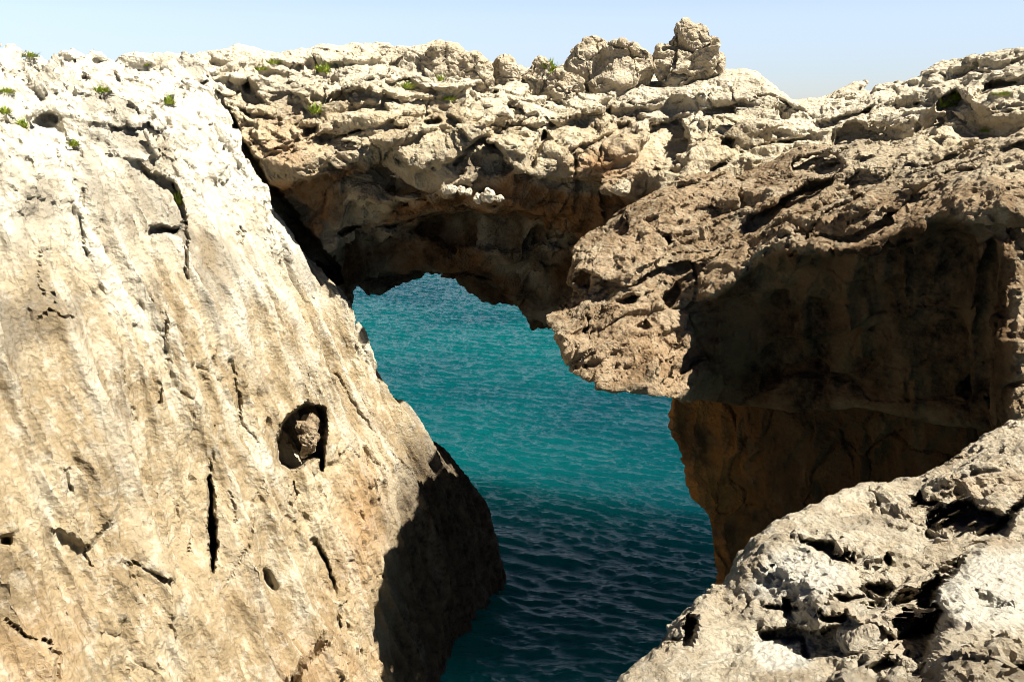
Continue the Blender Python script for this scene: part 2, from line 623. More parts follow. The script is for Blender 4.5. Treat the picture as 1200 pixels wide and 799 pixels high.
    o = mesh_from('sea_cliff', V2, F, MAT['slab'], attrs=dict(pale=np.clip(pale, 0, 1), ochre=np.clip(ochre, 0, 1), umber=umber))
    tag(o, 'pale cream sloping rock face running down into the sea, pierced by one dark hole', 'cliff')
    return o


def slab_relief(R):
    rg = np.random.default_rng(3)
    for k in range(14):
        x0, y0 = rg.uniform(10, 460), rg.uniform(150, 720)
        if x0 > 236 + (y0 - 60) * 0.6: continue
        L_ = rg.uniform(18, 70); sl = rg.normal(0.12, 0.16)
        R.crack([(x0, y0), (x0 + sl * L_ * 0.5 + rg.normal(0, 3), y0 + L_ * 0.5), (x0 + sl * L_, y0 + L_)], rg.uniform(2.0, 3.6), rg.uniform(0.08, 0.28), 5)
    # the hole and the long fissures
    R.cut([(327, 500), (333, 490), (341, 481), (350, 476), (360, 473), (372, 474), (379, 479), (381, 492), (380, 515), (380, 535), (378, 551), (374, 549), (373, 534), (366, 536), (357, 543), (348, 550), (340, 552), (331, 547), (325, 538), (323, 524), (324, 511)], 2.6, 4, 3)
    R.cut([(241, 560), (248, 566), (250, 600), (256, 640), (252, 676), (247, 660), (243, 610)], 1.3, 4, 3)
    R.crack([(250, 495), (251, 520), (244, 560)], 4, 0.5)
    R.cut([(307, 663), (318, 668), (327, 690), (320, 697), (310, 684)], 0.7, 4, 3)
    R.crack([(266, 690), (290, 640), (300, 600)], 3, 0.15)
    R.crack([(268, 575), (275, 610)], 3, 0.2)
    R.crack([(275, 430), (280, 490), (300, 520)], 3, 0.25)
    R.cut([(158, 190), (172, 200), (190, 208), (205, 220), (216, 240), (214, 262), (204, 240), (190, 225), (172, 214)], 1.0, 4, 5)
    R.cut([(170, 265), (190, 262), (212, 268), (206, 277), (182, 274), (173, 290)], 0.7, 4, 4)
    R.crack([(214, 262), (217, 300), (216, 340)], 5, 0.7)
    R.cut([(28, 140), (60, 132), (78, 150), (88, 170), (100, 172), (84, 182), (70, 165), (50, 172), (30, 160)], 0.7, 5, 6)
    R.crack([(42, 376), (58, 366), (66, 350)], 4, 0.5)
    R.crack([(58, 366), (86, 372)], 4, 0.5)
    R.crack([(60, 340), (66, 352), (80, 352)], 3, 0.4)
    R.cut([(85, 100), (100, 86), (112, 94), (96, 98)], 0.46, 4, 3)
    R.cut([(0, 625), (16, 628), (18, 640), (0, 642)], 0.7, 4, 4)
    R.crack([(0, 720), (30, 745), (55, 752), (68, 770), (66, 799)], 6, 0.35)
    R.crack([(150, 660), (153, 700)], 4, 0.25)
    R.crack([(190, 350), (196, 420), (186, 470)], 4, 0.3)
    R.crack([(370, 632), (386, 665), (394, 700), (400, 735)], 6, 0.5)
    R.crack([(395, 440), (430, 500), (470, 540)], 3, 0.12)
    R.crack([(100, 220), (92, 260), (100, 300)], 5, 0.3)
    R.cut([(60, 616), (100, 600), (134, 590), (130, 615), (104, 645), (96, 640)], -0.22, 6, 4)
    R.cut([(300, 860), (350, 770), (395, 735), (412, 762), (432, 785), (460, 810), (460, 880)], -1.4, 14, 6)


slab = build_slab()

# ------------------------------------------------------------------ the arch and its ridge
def build_arch():
    t = np.arange(150, 1420, 1.45)
    ridge = [(150, 66), (232, 64), (262, 62), (278, 54), (300, 60), (325, 64), (345, 58), (372, 54), (400, 56), (430, 54), (455, 55), (480, 58), (515, 50), (540, 58),
             (560, 72), (600, 78), (640, 82), (680, 72), (720, 76), (760, 90), (800, 96), (830, 90), (850, 84), (875, 82), (895, 90), (905, 100), (925, 118), (945, 118),
             (965, 114), (985, 104), (1005, 98), (1022, 90), (1036, 98), (1060, 95), (1080, 92), (1095, 78), (1120, 74), (1135, 66), (1150, 63), (1170, 60), (1185, 55),
             (1200, 54), (1240, 60), (1300, 90), (1420, 130)]
    shelf = [(150, 110), (260, 105), (350, 96), (430, 88), (500, 104), (600, 112), (700, 120), (800, 112), (860, 108), (930, 124), (1000, 128), (1060, 125), (1150, 118), (1300, 90), (1420, 80)]
    lip = [(150, 200), (300, 206), (340, 208), (375, 200), (420, 186), (462, 182), (490, 196), (520, 190), (548, 176), (575, 182), (600, 196), (630, 210), (670, 220), (720, 222),
           (745, 212), (790, 216), (840, 222), (900, 215), (1000, 215), (1420, 215)]
    bot = [(150, 520), (386, 510), (396, 345), (402, 322), (425, 320), (445, 322), (475, 316), (508, 311), (530, 318), (555, 322), (575, 340), (600, 354), (640, 366), (665, 366), (700, 380), (790, 430), (812, 520), (1420, 520)]
    ridge_y = pl(t, ridge, 5); shelf_y = pl(t, shelf, 20); lip_y = pl(t, lip, 8); bot_y = pl(t, bot, 7)
    # distance of the ridge line, the rest hangs off it
    Yr = pl(t, [(150, 30.0), (240, 30.2), (300, 31.0), (420, 32.5), (600, 33.8), (800, 33.5), (930, 32), (1050, 29.5), (1200, 26.5), (1420, 23)], 60)
    k = Yr / 35.0
    def mid(f): return shelf_y + (lip_y - shelf_y) * f
    rec = lambda f: lip_y + (bot_y - lip_y) * f
    rings = []
    r_top = at(t, ridge_y, Yr)
    dz = np.array([0, 0, 1.0]); dy = np.array([0, 1.0, 0])
    rings.append(at(t, bot_y, Yr + 3.6))
    rings.append(r_top + 3.6 * dy - 3.0 * dz)
    rings.append(r_top + 2.4 * dy - 0.8 * dz)
    rings.append(r_top + 1.0 * dy - 0.15 * dz)
    rings.append(r_top)                                                  # 4
    run = pl(t, [(150, 3.4), (330, 3.6), (460, 6.2), (880, 6.2), (960, 5.0), (1420, 5.0)], 40)     # how far the lit face leans towards the viewer
    flush = np.exp(-((t - 560) / 75) ** 2)
    rings.append(at(t, ridge_y + 0.45 * (shelf_y - ridge_y), Yr - 0.20 * run))
    rings.append(at(t, shelf_y, Yr - 0.46 * run))                           # 6
    rings.append(at(t, mid(0.35), Yr - 0.72 * run))
    rings.append(at(t, mid(0.7), Yr - 0.92 * run))
    rings.append(at(t, lip_y - 3, Yr - run))                         # 9 lip
    rings.append(at(t, lip_y + 6, Yr - run + 1.0 - 0.7 * flush))
    rings.append(at(t, rec(0.28), Yr - run + 2.3 - 1.7 * flush))
    rings.append(at(t, rec(0.50), Yr - 0.35 * run))
    rings.append(at(t, rec(0.56), Yr - 0.2 * run))
    rings.append(at(t, rec(0.80), Yr - 0.2 * k))
    rings.append(at(t, bot_y, Yr + 0.3 * k))                             # 15
    rings.append(at(t, bot_y + 2, Yr + 2.0 * k))
    rings.append(at(t, bot_y, Yr + 3.0 * k))
    subs = [6, 6, 8, 8, 22, 24, 30, 30, 28, 12, 26, 26, 12, 26, 26, 10, 8]

    R = Relief(); arch_relief(R)

    def zones(P):
        px, py = project(P)
        lp = np.interp(px, t, lip_y); rg = np.interp(px, t, ridge_y)
        lit = 1 - sstep(py - lp, -1, 12)
        return px, py, lit, py - lp, py - rg

    def disp(P):
        px, py, lit, dl, dr = zones(P)
        w1 = 0.4 * np.stack([fbm(P * 0.5, 2), fbm(P * 0.5 + 40, 2), fbm(P * 0.5 + 80, 2)], 1)
        Q = (P + w1) @ np.array([[1, 0, -0.12], [0, 1, 0], [0.12, 0, 1]])
        a1 = angular(Q * np.array([0.3, 0.3, 0.5]), 2, 0.5)
        fa, cra = facets(Q * np.array([0.36, 0.36, 0.62]) + 2, 0.10, 0.03)
        fb, crb = facets(Q * np.array([0.80, 0.80, 1.25]) + 11, 0.07, 0.035)
        fc, crc = facets(Q * np.array([2.0, 2.0, 2.8]) + 19, 0.10, 0.05)
        a2 = angular(P * 1.1, 3, 0.5, seed=3)
        bz = Q[:, 2] + 0.25 * a1
        d = lit * (0.32 * beds(bz, 1.3, 0.13) + 0.34 * fb + 0.15 * fc - 0.30 * crb - 0.12 * crc) + 0.46 * fa + 0.22 * a1 + 0.13 * a2 * (0.5 + 0.5 * lit) - 0.34 * cra * (0.35 + 0.65 * lit)
        d = d + (1 - lit) * (0.20 * fb + 0.08 * fc - 0.08 * crb + 0.20 * (ridged(P * np.array([1.3, 1.3, 0.28]), 2) - 0.7))
        d = d - 0.14 * pits(Q * np.array([1.3, 1.3, 1.7]), 0.28) * lit
        return d * (0.22 + 0.78 * np.clip((dr + 3) / 30, 0, 1)) + 0.12 * fbm(P * 0.3, 2) - np.clip(1.15 * R.push(P, None, 0, 1.2), 0, 0.8)

    V, F = carve(*closed_tube(rings, subs, 4), 0.047, 0.85, disp)
    n, F, look = facing(V, F)
    front = look > -0.2
    px, py, lit, dl, dr = zones(V)
    fine = 0.045 * angular(V * 3.4, 3, 0.6, seed=5) * (0.45 + 0.55 * lit) - 0.06 * pits(V * np.array([2.6, 2.6, 3.4]), 0.27) * lit
    V1 = V + n * np.where(front, fine, 0)[:, None]
    V2, push = R.apply(V1, None, 1.2)
    px, py = project(V2)
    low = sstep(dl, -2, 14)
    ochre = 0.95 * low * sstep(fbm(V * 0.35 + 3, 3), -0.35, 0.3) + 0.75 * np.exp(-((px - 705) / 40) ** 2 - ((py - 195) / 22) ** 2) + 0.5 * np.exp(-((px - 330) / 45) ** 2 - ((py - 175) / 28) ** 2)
    umber = low * (0.25 + 0.65 * sstep(fbm(V * np.array([0.9, 0.9, 0.3]) + 9, 3), -0.25, 0.4)) + 0.25 * sstep(dl, -45, -5) * (1 - low)  # first term paints shade into the recess below the lip
    pale = 0.45 * (1 - sstep(dr, 30, 80))
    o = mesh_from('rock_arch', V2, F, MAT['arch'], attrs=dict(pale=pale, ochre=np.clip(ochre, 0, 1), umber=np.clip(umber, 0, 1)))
    tag(o, 'natural limestone arch bridging the gap above the turquoise sea, with its dark overhanging underside', 'rock arch')
    return o


def arch_relief(R):
    # the dark gap along the sloping cliff
    R.cut([(226, 74), (240, 80), (256, 102), (268, 128), (290, 170), (310, 205), (332, 232), (358, 266), (388, 300), (402, 330), (380, 340), (330, 280), (290, 215), (250, 130)], 2.6, 5, 4)
    # dark clefts and shaded hollows of the lit band
    R.cut([(516, 194), (530, 186), (548, 170), (566, 160), (585, 172), (604, 198), (592, 206), (560, 204), (535, 206)], 0.9, 5, 4)
    R.crack([(530, 190), (560, 165), (600, 148), (628, 137)], 5, 0.5)
    R.cut([(612, 198), (622, 178), (634, 158), (642, 150), (646, 162), (634, 180), (626, 198)], 0.9, 5, 4)
    R.crack([(672, 178), (690, 168), (715, 160), (735, 148)], 6, 0.6)
    R.crack([(674, 180), (676, 215)], 4, 0.4)
    R.cut([(745, 212), (762, 196), (785, 180), (790, 160), (775, 140), (762, 150), (752, 172), (742, 195)], 0.9, 6, 4)
    R.cut([(760, 142), (800, 140), (812, 165), (806, 200), (780, 215), (745, 222), (760, 195)], 0.8, 7, 5)
    R.crack([(360, 168), (392, 158), (430, 154), (470, 150), (512, 144)], 6, 0.6)
    R.cut([(400, 150), (435, 146), (468, 136), (464, 148), (430, 158), (404, 162)], 0.5, 5, 4)
    R.crack([(310, 185), (340, 178), (348, 165), (366, 150)], 5, 0.5)
    R.cut([(278, 100), (288, 94), (308, 112), (312, 122), (298, 124), (280, 118)], 0.8, 5, 3)
    R.crack([(270, 125), (300, 136), (330, 142), (362, 152)], 5, 0.5)
    R.cut([(450, 96), (478, 92), (502, 104), (520, 108), (512, 114), (480, 108), (455, 104)], 0.6, 4, 3)
    R.cut([(343, 78), (352, 74), (356, 90), (346, 94)], 0.25, 4, 3)
    R.cut([(840, 168), (852, 160), (866, 165), (858, 178), (842, 184)], 0.6, 4, 4)
    R.crack([(835, 200), (870, 176), (905, 168), (945, 160)], 5, 0.6)
    R.cut([(950, 150), (965, 140), (990, 132), (1015, 128), (1030, 122), (1020, 134), (985, 142), (958, 154)], 0.7, 4, 4)
    R.cut([(1096, 126), (1104, 112), (1120, 104), (1132, 112), (1138, 122), (1120, 128), (1098, 132)], 0.9, 5, 4)
    R.cut([(1138, 116), (1152, 96), (1180, 92), (1200, 86), (1240, 80), (1240, 100), (1200, 100), (1170, 108), (1146, 118)], 0.9, 5, 4)
    R.cut([(1060, 124), (1080, 118), (1095, 124), (1080, 128), (1062, 130)], 0.6, 4, 3)
    R.cut([(1006, 108), (1018, 96), (1028, 96), (1022, 112), (1008, 116)], 0.6, 4, 3)
    R.cut([(820, 60 + 68), (838, 122), (860, 126), (864, 134), (846, 132), (824, 140)], 0.5, 4, 3)
    R.crack([(640, 120), (690, 128), (740, 122), (800, 118)], 4, 0.25)
    R.crack([(560, 108), (620, 112), (655, 108)], 5, 0.35)
    # tiers of the shaded recess
    R.cut([(500, 250), (560, 244), (640, 250), (690, 262), (690, 290), (600, 296), (520, 290), (480, 280)], 0.8, 8, 5)
    R.crack([(380, 280), (420, 268), (470, 262), (520, 246)], 6, 0.4)


arch = build_arch()

# ------------------------------------------------------------------ right cliff: overhanging upper mass and lower wall
def build_right():
    root = link(bpy.data.objects.new('overhanging_cliff', None))
    root.location = (7.0, 24.0, SEA)
    tag(root, 'rough brown cliff with a jutting sunlit nose and a deep shaded wall below it', 'cliff')
    t = np.arange(640, 1430, 1.35)
    top = [(640, 372), (648, 362), (654, 356), (666, 345), (669, 296), (680, 282), (700, 266), (720, 252), (742, 240), (780, 222), (812, 214), (840, 209), (880, 200), (915, 188), (935, 176),
           (960, 172), (1000, 170), (1050, 172), (1100, 168), (1150, 160), (1200, 150), (1260, 160), (1430, 230)]
    shoulder = [(640, 373), (670, 350), (690, 330), (740, 330), (790, 350), (830, 345), (862, 322), (895, 290), (920, 282), (950, 290), (970, 285), (1010, 275), (1060, 258), (1110, 246), (1140, 252), (1165, 262),
                (1185, 280), (1220, 300), (1430, 300)]
    bot = [(640, 374), (648, 388), (654, 402), (661, 425), (667, 440), (690, 452), (715, 461), (760, 464), (790, 467), (850, 473), (927, 483), (1005, 478), (1062, 489), (1115, 500), (1430, 530)]
    T = pl(t, top, 4); S = pl(t, shoulder, 10); B = pl(t, bot, 5)
    Yw = pl(t, [(640, 22.3), (667, 20.4), (700, 19.7), (770, 19.8), (792, 20.4), (815, 21.8), (870, 22.6), (1000, 21.0), (1100, 19.8), (1160, 19.0), (1176, 17.7), (1188, 16.8), (1240, 17.3), (1430, 20.0)], 10)   # foot of this mass
    Ys = pl(t, [(640, 22.4), (690, 23.2), (740, 22.6), (790, 22.0), (830, 21.5), (870, 20.8), (920, 20.0), (1000, 19.0), (1100, 18.2), (1172, 17.7), (1192, 17.4), (1240, 18.2), (1430, 21.0)], 14)     # shoulder
    Yt = pl(t, [(640, 22.5), (652, 22.9), (668, 25.4), (742, 26.2), (840, 26.2), (935, 25.6), (1050, 24.0), (1200, 21.2), (1430, 18)], 10)
    f = lambda a, b, w: a + (b - a) * w
    e = np.array
    rings = []
    end = sstep(t, 640, 700)[:, None]
    rt = at(t, T, Yt); rb = at(t, B, Yw)
    rings.append(rb + end * e([0.4, 4.0, 0.3]))
    rings.append(rt + end * e([0.6, 3.5, -4.0]))
    rings.append(rt + end * e([0.2, 1.6, -0.8]))
    rings.append(rt)                                                     # 3
    rings.append(at(t, f(T, S, 0.33), f(Yt, Ys, 0.40)))
    rings.append(at(t, f(T, S, 0.66), f(Yt, Ys, 0.74)))
    rings.append(at(t, S - 4, Ys))                                       # 6 shoulder
    rings.append(at(t, f(S, B, 0.10), f(Ys, Yw, 0.25)))
    rings.append(at(t, f(S, B, 0.40), f(Ys, Yw, 0.75)))
    rings.append(at(t, f(S, B, 0.75), f(Ys, Yw, 0.95)))
    rings.append(rb)                                                     # 10
    rings.append(rb + end * e([0.3, 1.2, 0.1]))
    rings.append(rb + end * e([0.4, 2.6, 0.2]))
    subs = [6, 8, 14, 40, 44, 44, 18, 40, 44, 40, 16, 8]
    dip = np.array([[0.9, 0, -0.38], [0, 1, 0], [0.38, 0, 0.9]])      # strata rise to the right

    R = Relief(); right_relief(R)

    def zones(P):
        px, py = project(P)
        sh = np.interp(px, t, S)
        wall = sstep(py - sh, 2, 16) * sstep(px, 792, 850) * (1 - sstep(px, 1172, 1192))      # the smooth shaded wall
        return px, py, wall, py - np.interp(px, t, T)

    def disp(P):
        px, py, wall, dt = zones(P)
        w1 = 0.3 * np.stack([fbm(P * 0.6, 2), fbm(P * 0.6 + 40, 2), fbm(P * 0.6 + 80, 2)], 1)
        Q = (P + w1) @ dip
        a1 = angular(Q * np.array([0.4, 0.4, 0.8]), 2, 0.5)
        fa, cra = facets(Q * np.array([0.42, 0.42, 0.95]) + 5, 0.10, 0.05)
        fb, crb = facets(Q * np.array([0.9, 0.9, 2.0]) + 15, 0.07, 0.035)
        fc, crc = facets(Q * np.array([2.4, 2.4, 3.6]) + 25, 0.15, 0.06)
        a2 = angular(P * 1.4, 3, 0.55, seed=3)
        zq = Q[:, 2] + 0.15 * a1
        rough = 1 - wall
        d = rough * (0.26 * beds(zq, 1.0, 0.15) + 0.09 * beds(zq, 0.4, 0.2) + 0.46 * fa + 0.20 * fb + 0.08 * fc + 0.16 * a1 + 0.07 * a2 - 0.26 * cra - 0.18 * crb - 0.10 * crc
                     - 0.10 * pits(Q * np.array([1.5, 1.5, 2.6]), 0.28))
        d = d + wall * (0.20 * fa + 0.10 * a2 - 0.10 * cra + 0.22 * (ridged(P * np.array([1.1, 1.1, 0.2]), 3) - 0.7) + 0.06 * fc)
        tip = 0.3 + 0.7 * sstep(px, 640, 690)
        db = np.clip((np.interp(px, t, B) - py) / 34, 0, 1)
        return d * tip * (0.4 + 0.6 * np.clip(dt / 22, 0, 1)) * (0.12 + 0.88 * db) - np.clip(1.1 * R.push(P, None), -0.3, 0.55)

    V, F = carve(*closed_tube(rings, subs, 4), 0.04, 0.6, disp)
    n, F, look = facing(V, F)
    front = look > -0.2
    px, py, wall, dt = zones(V)
    rough = 1 - 0.75 * wall
    Vd = V @ dip
    fine = 0.040 * angular(Vd * np.array([3.2, 3.2, 4.6]), 3, 0.6, seed=5) + 0.022 * (ridged(V * np.array([3.4, 3.4, 1.8]), 3, 0.55) - 0.8) - 0.06 * pits(Vd * np.array([2.8, 2.8, 4.5]), 0.28)
    V1 = V + n * np.where(front, fine * rough, 0)[:, None]
    V2 = V1
    pale = 0.5 * (1 - sstep(dt, 20, 70)) * sstep(px, 900, 1000) + 0.3 * sstep(fbm(V * 0.8 + 8, 3), 0.1, 0.6) * rough
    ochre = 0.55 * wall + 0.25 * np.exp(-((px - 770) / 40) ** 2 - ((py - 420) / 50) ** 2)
    umber = wall * (0.6 + 0.4 * sstep(fbm(V * np.array([0.8, 0.8, 0.3]) + 9, 3), -0.4, 0.3))  # paints the wall darker to deepen its shade
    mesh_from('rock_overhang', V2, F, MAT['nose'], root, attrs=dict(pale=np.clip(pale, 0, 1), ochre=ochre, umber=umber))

    # lower wall
    sil = [(445, 792), (470, 789), (484, 790), (498, 787), (512, 795), (526, 803), (545, 810), (560, 813), (580, 822), (600, 829), (640, 836), (680, 845), (705, 852), (760, 862), (860, 880), (1000, 900)]
    tt = np.arange(445, 1000, 1.6)
    sx = pl(tt, sil, 6)
    rings = []
    for dxp, yy in ((None, 0),):
        pass
    Y0 = pl(tt, [(445, 24.9), (560, 25.2), (700, 25.8), (1000, 26.5)], 20)
    base = at(sx, tt, Y0)
    rings = [base + e([3.5, 7.0, 0.5]), base + e([1.6, 3.2, 0.2]), base + e([0.45, 0.9, 0]), base]           # 0..3
    for w, dyy in ((0.06, -0.25), (0.14, -0.55), (0.3, -1.9), (0.5, -3.3), (0.75, -5.0), (1.0, -6.4)):
        px_ = sx + (1260 - sx) * w
        rings.append(at(px_, tt, Y0 + dyy + 0.4))
    rings.append(rings[-1] + e([5, 0, 0]))
    subs = [6, 8, 10, 40, 44, 70, 70, 60, 40, 4]
    V, rp, F = loft(rings, subs)
    front = rp > 2.7
    n, F = orient(V, F, front)
    warp = 0.35 * np.stack([fbm(V * 0.7, 2), fbm(V * 0.7 + 40, 2), fbm(V * 0.7 + 80, 2)], 1)
    Q = V + warp
    fa, cra = facets(Q * np.array([0.5, 0.5, 0.28]) + 5, 0.25, 0.03)
    d = 0.22 * fa + 0.12 * angular(Q * np.array([0.8, 0.8, 0.5]), 4, 0.5) - 0.10 * cra + 0.15 * (ridged(Q * np.array([1.2, 1.2, 0.16]), 3) - .7) + 0.2 * fbm(V * 0.4, 3)
    V1 = V + n * d[:, None]
    n1 = vnormals(V1, F)
    fine = 0.03 * (ridged(V1 * np.array([3, 3, 1.2]), 4, 0.6) - 0.8) + 0.03 * angular(V1 * 4, 4, 0.62)
    V1 = V1 + n1 * fine[:, None]
    px, py = project(V1)
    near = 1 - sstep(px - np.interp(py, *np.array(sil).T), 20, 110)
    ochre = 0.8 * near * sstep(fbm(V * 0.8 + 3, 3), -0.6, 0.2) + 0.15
    umber = (1 - 0.8 * near) * 0.7  # shade painted over the wall, weaker towards its seaward edge
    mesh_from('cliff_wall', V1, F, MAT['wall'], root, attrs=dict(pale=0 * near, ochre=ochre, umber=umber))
    for c in root.children:
        c.matrix_parent_inverse = mathutils.Matrix.Translation(root.location).inverted()
    return root


def right_relief(R):
    R.cut([(868, 262), (880, 250), (905, 238), (930, 222), (945, 212), (975, 208), (990, 200), (960, 226), (935, 240), (915, 252), (890, 274), (872, 276)], 1.1, 5, 4)
    R.cut([(928, 190), (945, 180), (968, 178), (985, 186), (990, 196), (975, 206), (940, 208), (926, 202)], 0.9, 5, 3)
    R.cut([(1004, 152), (1030, 148), (1046, 152), (1042, 164), (1028, 166), (1010, 158)], 0.8, 4, 3)
    R.cut([(1090, 160), (1118, 158), (1124, 168), (1104, 174), (1094, 166)], 0.6, 4, 3)
    R.cut([(1170, 140), (1185, 134), (1230, 132), (1230, 150), (1200, 150), (1180, 166), (1172, 152)], 0.8, 4, 4)
    R.cut([(684, 318), (698, 322), (694, 336), (682, 340), (672, 330)], 0.8, 4, 3)
    R.cut([(776, 276), (786, 272), (792, 284), (782, 290)], 0.5, 3, 3)
    R.cut([(724, 352), (740, 344), (752, 350), (744, 358), (728, 360)], 0.5, 3, 3)
    R.cut([(774, 352), (788, 338), (796, 326), (800, 338), (796, 358), (784, 364)], 0.7, 4, 3)
    R.cut([(744, 382), (758, 376), (764, 384), (752, 390)], 0.5, 3, 3)
    R.crack([(690, 400), (700, 380), (706, 360)], 4, 0.3)
    R.crack([(672, 420), (684, 392), (690, 372)], 4, 0.35)
    R.crack([(745, 410), (760, 408), (772, 396)], 4, 0.25)
    R.cut([(750, 270), (758, 268), (772, 280), (770, 302), (754, 304)], -0.25, 4, 2)
    R.crack([(930, 300), (965, 250), (1010, 230)], 5, 0.4)
    R.crack([(1040, 200), (1100, 188), (1160, 178), (1200, 172)], 5, 0.35)
    R.crack([(1000, 214), (1080, 206), (1140, 200)], 5, 0.35)


right = build_right()

# ------------------------------------------------------------------ foreground karst
def build_fore():
    t = np.arange(690, 1500, 1.25)
    top = [(690, 815), (715, 799), (740, 776), (772, 757), (800, 746), (808, 722), (815, 708), (850, 696), (862, 684), (868, 668), (878, 648), (890, 630), (925, 606), (960, 590), (985, 580), (1020, 567),
           (1045, 561), (1075, 555), (1095, 543), (1125, 526), (1150, 511), (1175, 499), (1200, 494), (1500, 430)]
    T = pl(t, top, 3)
    Yt = pl(t, [(690, 3.4), (715, 3.6), (800, 4.3), (870, 5.3), (950, 6.3), (1075, 7.4), (1200, 8.6), (1500, 10)], 20)
    e = np.array
    w_ = [0.0, 0.06, 0.2, 0.4, 0.6, 0.8, 1.0]
    zt = at(t, T, Yt)[:, 2]
    base = at(t, T, Yt)
    rings = [base + e([-0.5, 0.9, -1.5]), base + e([-0.25, 0.6, -0.9]), base + e([-.05, 0.16, -0.2]), base]
    for w in w_[1:]:
        py = T + (900 - T) * w
        d = ray(t, py)
        z = zt + (-1.75 - zt) * w ** 0.8
        rings.append(d * (z / d[:, 2])[:, None])
    last = rings[-1]
    rings.append(last * e([1, 0.5, 1]) + e([-0.2, 0, -0.02]))
    rings.append(last * e([1.6, 0, 1]) + e([-1.2, -0.8, -0.1]))
    rings.append(last * e([1.6, 0, 1]) + e([-1.2, -0.9, -1.6]))

    def flank(r):                                     # the left flank drops away
        a = r[:1]
        return np.concatenate([np.c_[a[:, 0] - 0.3, a[:, 1], a[:, 2] - 1.2], np.c_[a[:, 0] - 0.06, a[:, 1], a[:, 2] - 0.3], r])
    rings = [flank(r) for r in rings]
    subs = [8, 14, 8, 40, 60, 60, 60, 60, 40, 12, 8, 6]

    def disp(P):
        px, py = project(P)
        dt = np.clip((py - np.interp(px, t, T)) / 25, 0, 1)
        w1 = 0.14 * np.stack([fbm(P * 1.4, 2), fbm(P * 1.4 + 40, 2), fbm(P * 1.4 + 80, 2)], 1)
        Q = P + w1
        fa, cra = facets(Q * np.array([0.85, 0.85, 1.4]) + 5, 0.14, 0.03)
        fb, crb = facets(Q * np.array([2.4, 2.4, 3.4]) + 15, 0.14, 0.05)
        a1 = angular(Q * 1.3, 4, 0.52, seed=1)
        rag = sstep(fbm(P * 0.9 + 50, 2), -0.25, 0.25)
        d = 0.21 * fa + 0.065 * fb * (0.4 + 0.6 * rag) + 0.09 * a1 - 0.07 * cra - 0.035 * crb * rag + 0.06 * fbm(P * 0.8, 2)
        d = d - rag * (0.08 * pits(Q * np.array([2.2, 2.2, 1.6]) + 31, 0.36) + 0.03 * pits(P * 5.0, 0.36))
        return d * (0.3 + 0.7 * dt)

    V, F = carve(*closed_tube(rings, subs, 5), 0.0145, 0.24, disp, 1480)
    n, F, look = facing(V, F)
    front = look > -0.2
    rag = sstep(fbm(V * 0.9 + 50, 2), -0.25, 0.25)
    fine = 0.020 * angular(V * 10, 3, 0.62, seed=2) - (0.045 * pits(V * 8, 0.38) + 0.024 * pits(V * 19, 0.38)) * (0.3 + 0.7 * rag)
    V1 = V + n * np.where(front, fine, 0)[:, None]
    R = Relief(); fore_relief(R)
    for it in R.items:
        if it[2] > 0.2: it[2] *= 0.75
    V2, push = R.apply(V1, front)
    px, py = project(V2)
    pale_floor = sstep(poly_sd(px, py, [(884, 744), (942, 744), (955, 764), (945, 780), (900, 784), (884, 768)]), -6, 3)  # paler patch on the floor of the hollow
    white = sstep(poly_sd(px + 18 * fbm(V * 2, 3), py, [(905, 650), (955, 640), (985, 665), (975, 690), (930, 700), (890, 690)]), -14, 10)
    white = np.maximum(white, sstep(poly_sd(px + 18 * fbm(V * 2, 3), py, [(1095, 700), (1140, 650), (1260, 640), (1260, 740), (1130, 730)]), -18, 14))
    pale = np.clip(pale_floor + 0.9 * white, 0, 1)
    ochre = 0.25 * sstep(fbm(V * 1.5 + 5, 3), 0.2, 0.7)
    mask_u = 0.35 * sstep(fbm(V * 1.3 + 25, 3), 0.1, 0.6) * (1 - pale)
    o = mesh_from('karst_ledge', V2, F, MAT['fore'], attrs=dict(pale=pale, ochre=ochre * (1 - pale), umber=mask_u))
    # the body of the ledge below its weathered top, down to the water
    B = np.array([(0.3, 3.2), (0.9, 4.4), (2.2, 6.6), (4.6, 9.2), (8.0, 11.0), (10.5, 9.0), (10.0, -1.0), (-1.2, -1.2), (-0.9, 1.5)])
    B = np.concatenate([B[k] + (B[(k + 1) % len(B)] - B[k]) * np.linspace(0, 1, 14, endpoint=False)[:, None] for k in range(len(B))])
    zz = np.linspace(-3.3, SEA - 1, 60)
    GX = np.stack([np.stack([B[:, 0], B[:, 1], z + 0 * B[:, 0]], 1) for z in zz]).reshape(-1, 3)
    FB = grid_faces(len(zz), len(B), False, True)
    nb = vnormals(GX, FB)
    GX = GX + nb * (0.35 * angular(GX * 0.5, 4, 0.55) - 0.25)[:, None]
    zb = np.zeros(len(GX))
    mesh_from('cliff_base', GX, FB, MAT['fore'], o, attrs=dict(pale=zb, ochre=zb, umber=zb + 0.3))
    tag(o, 'grey pitted limestone ledge full of hollows in the near corner, closest to the viewer', 'rock ledge')
    return o


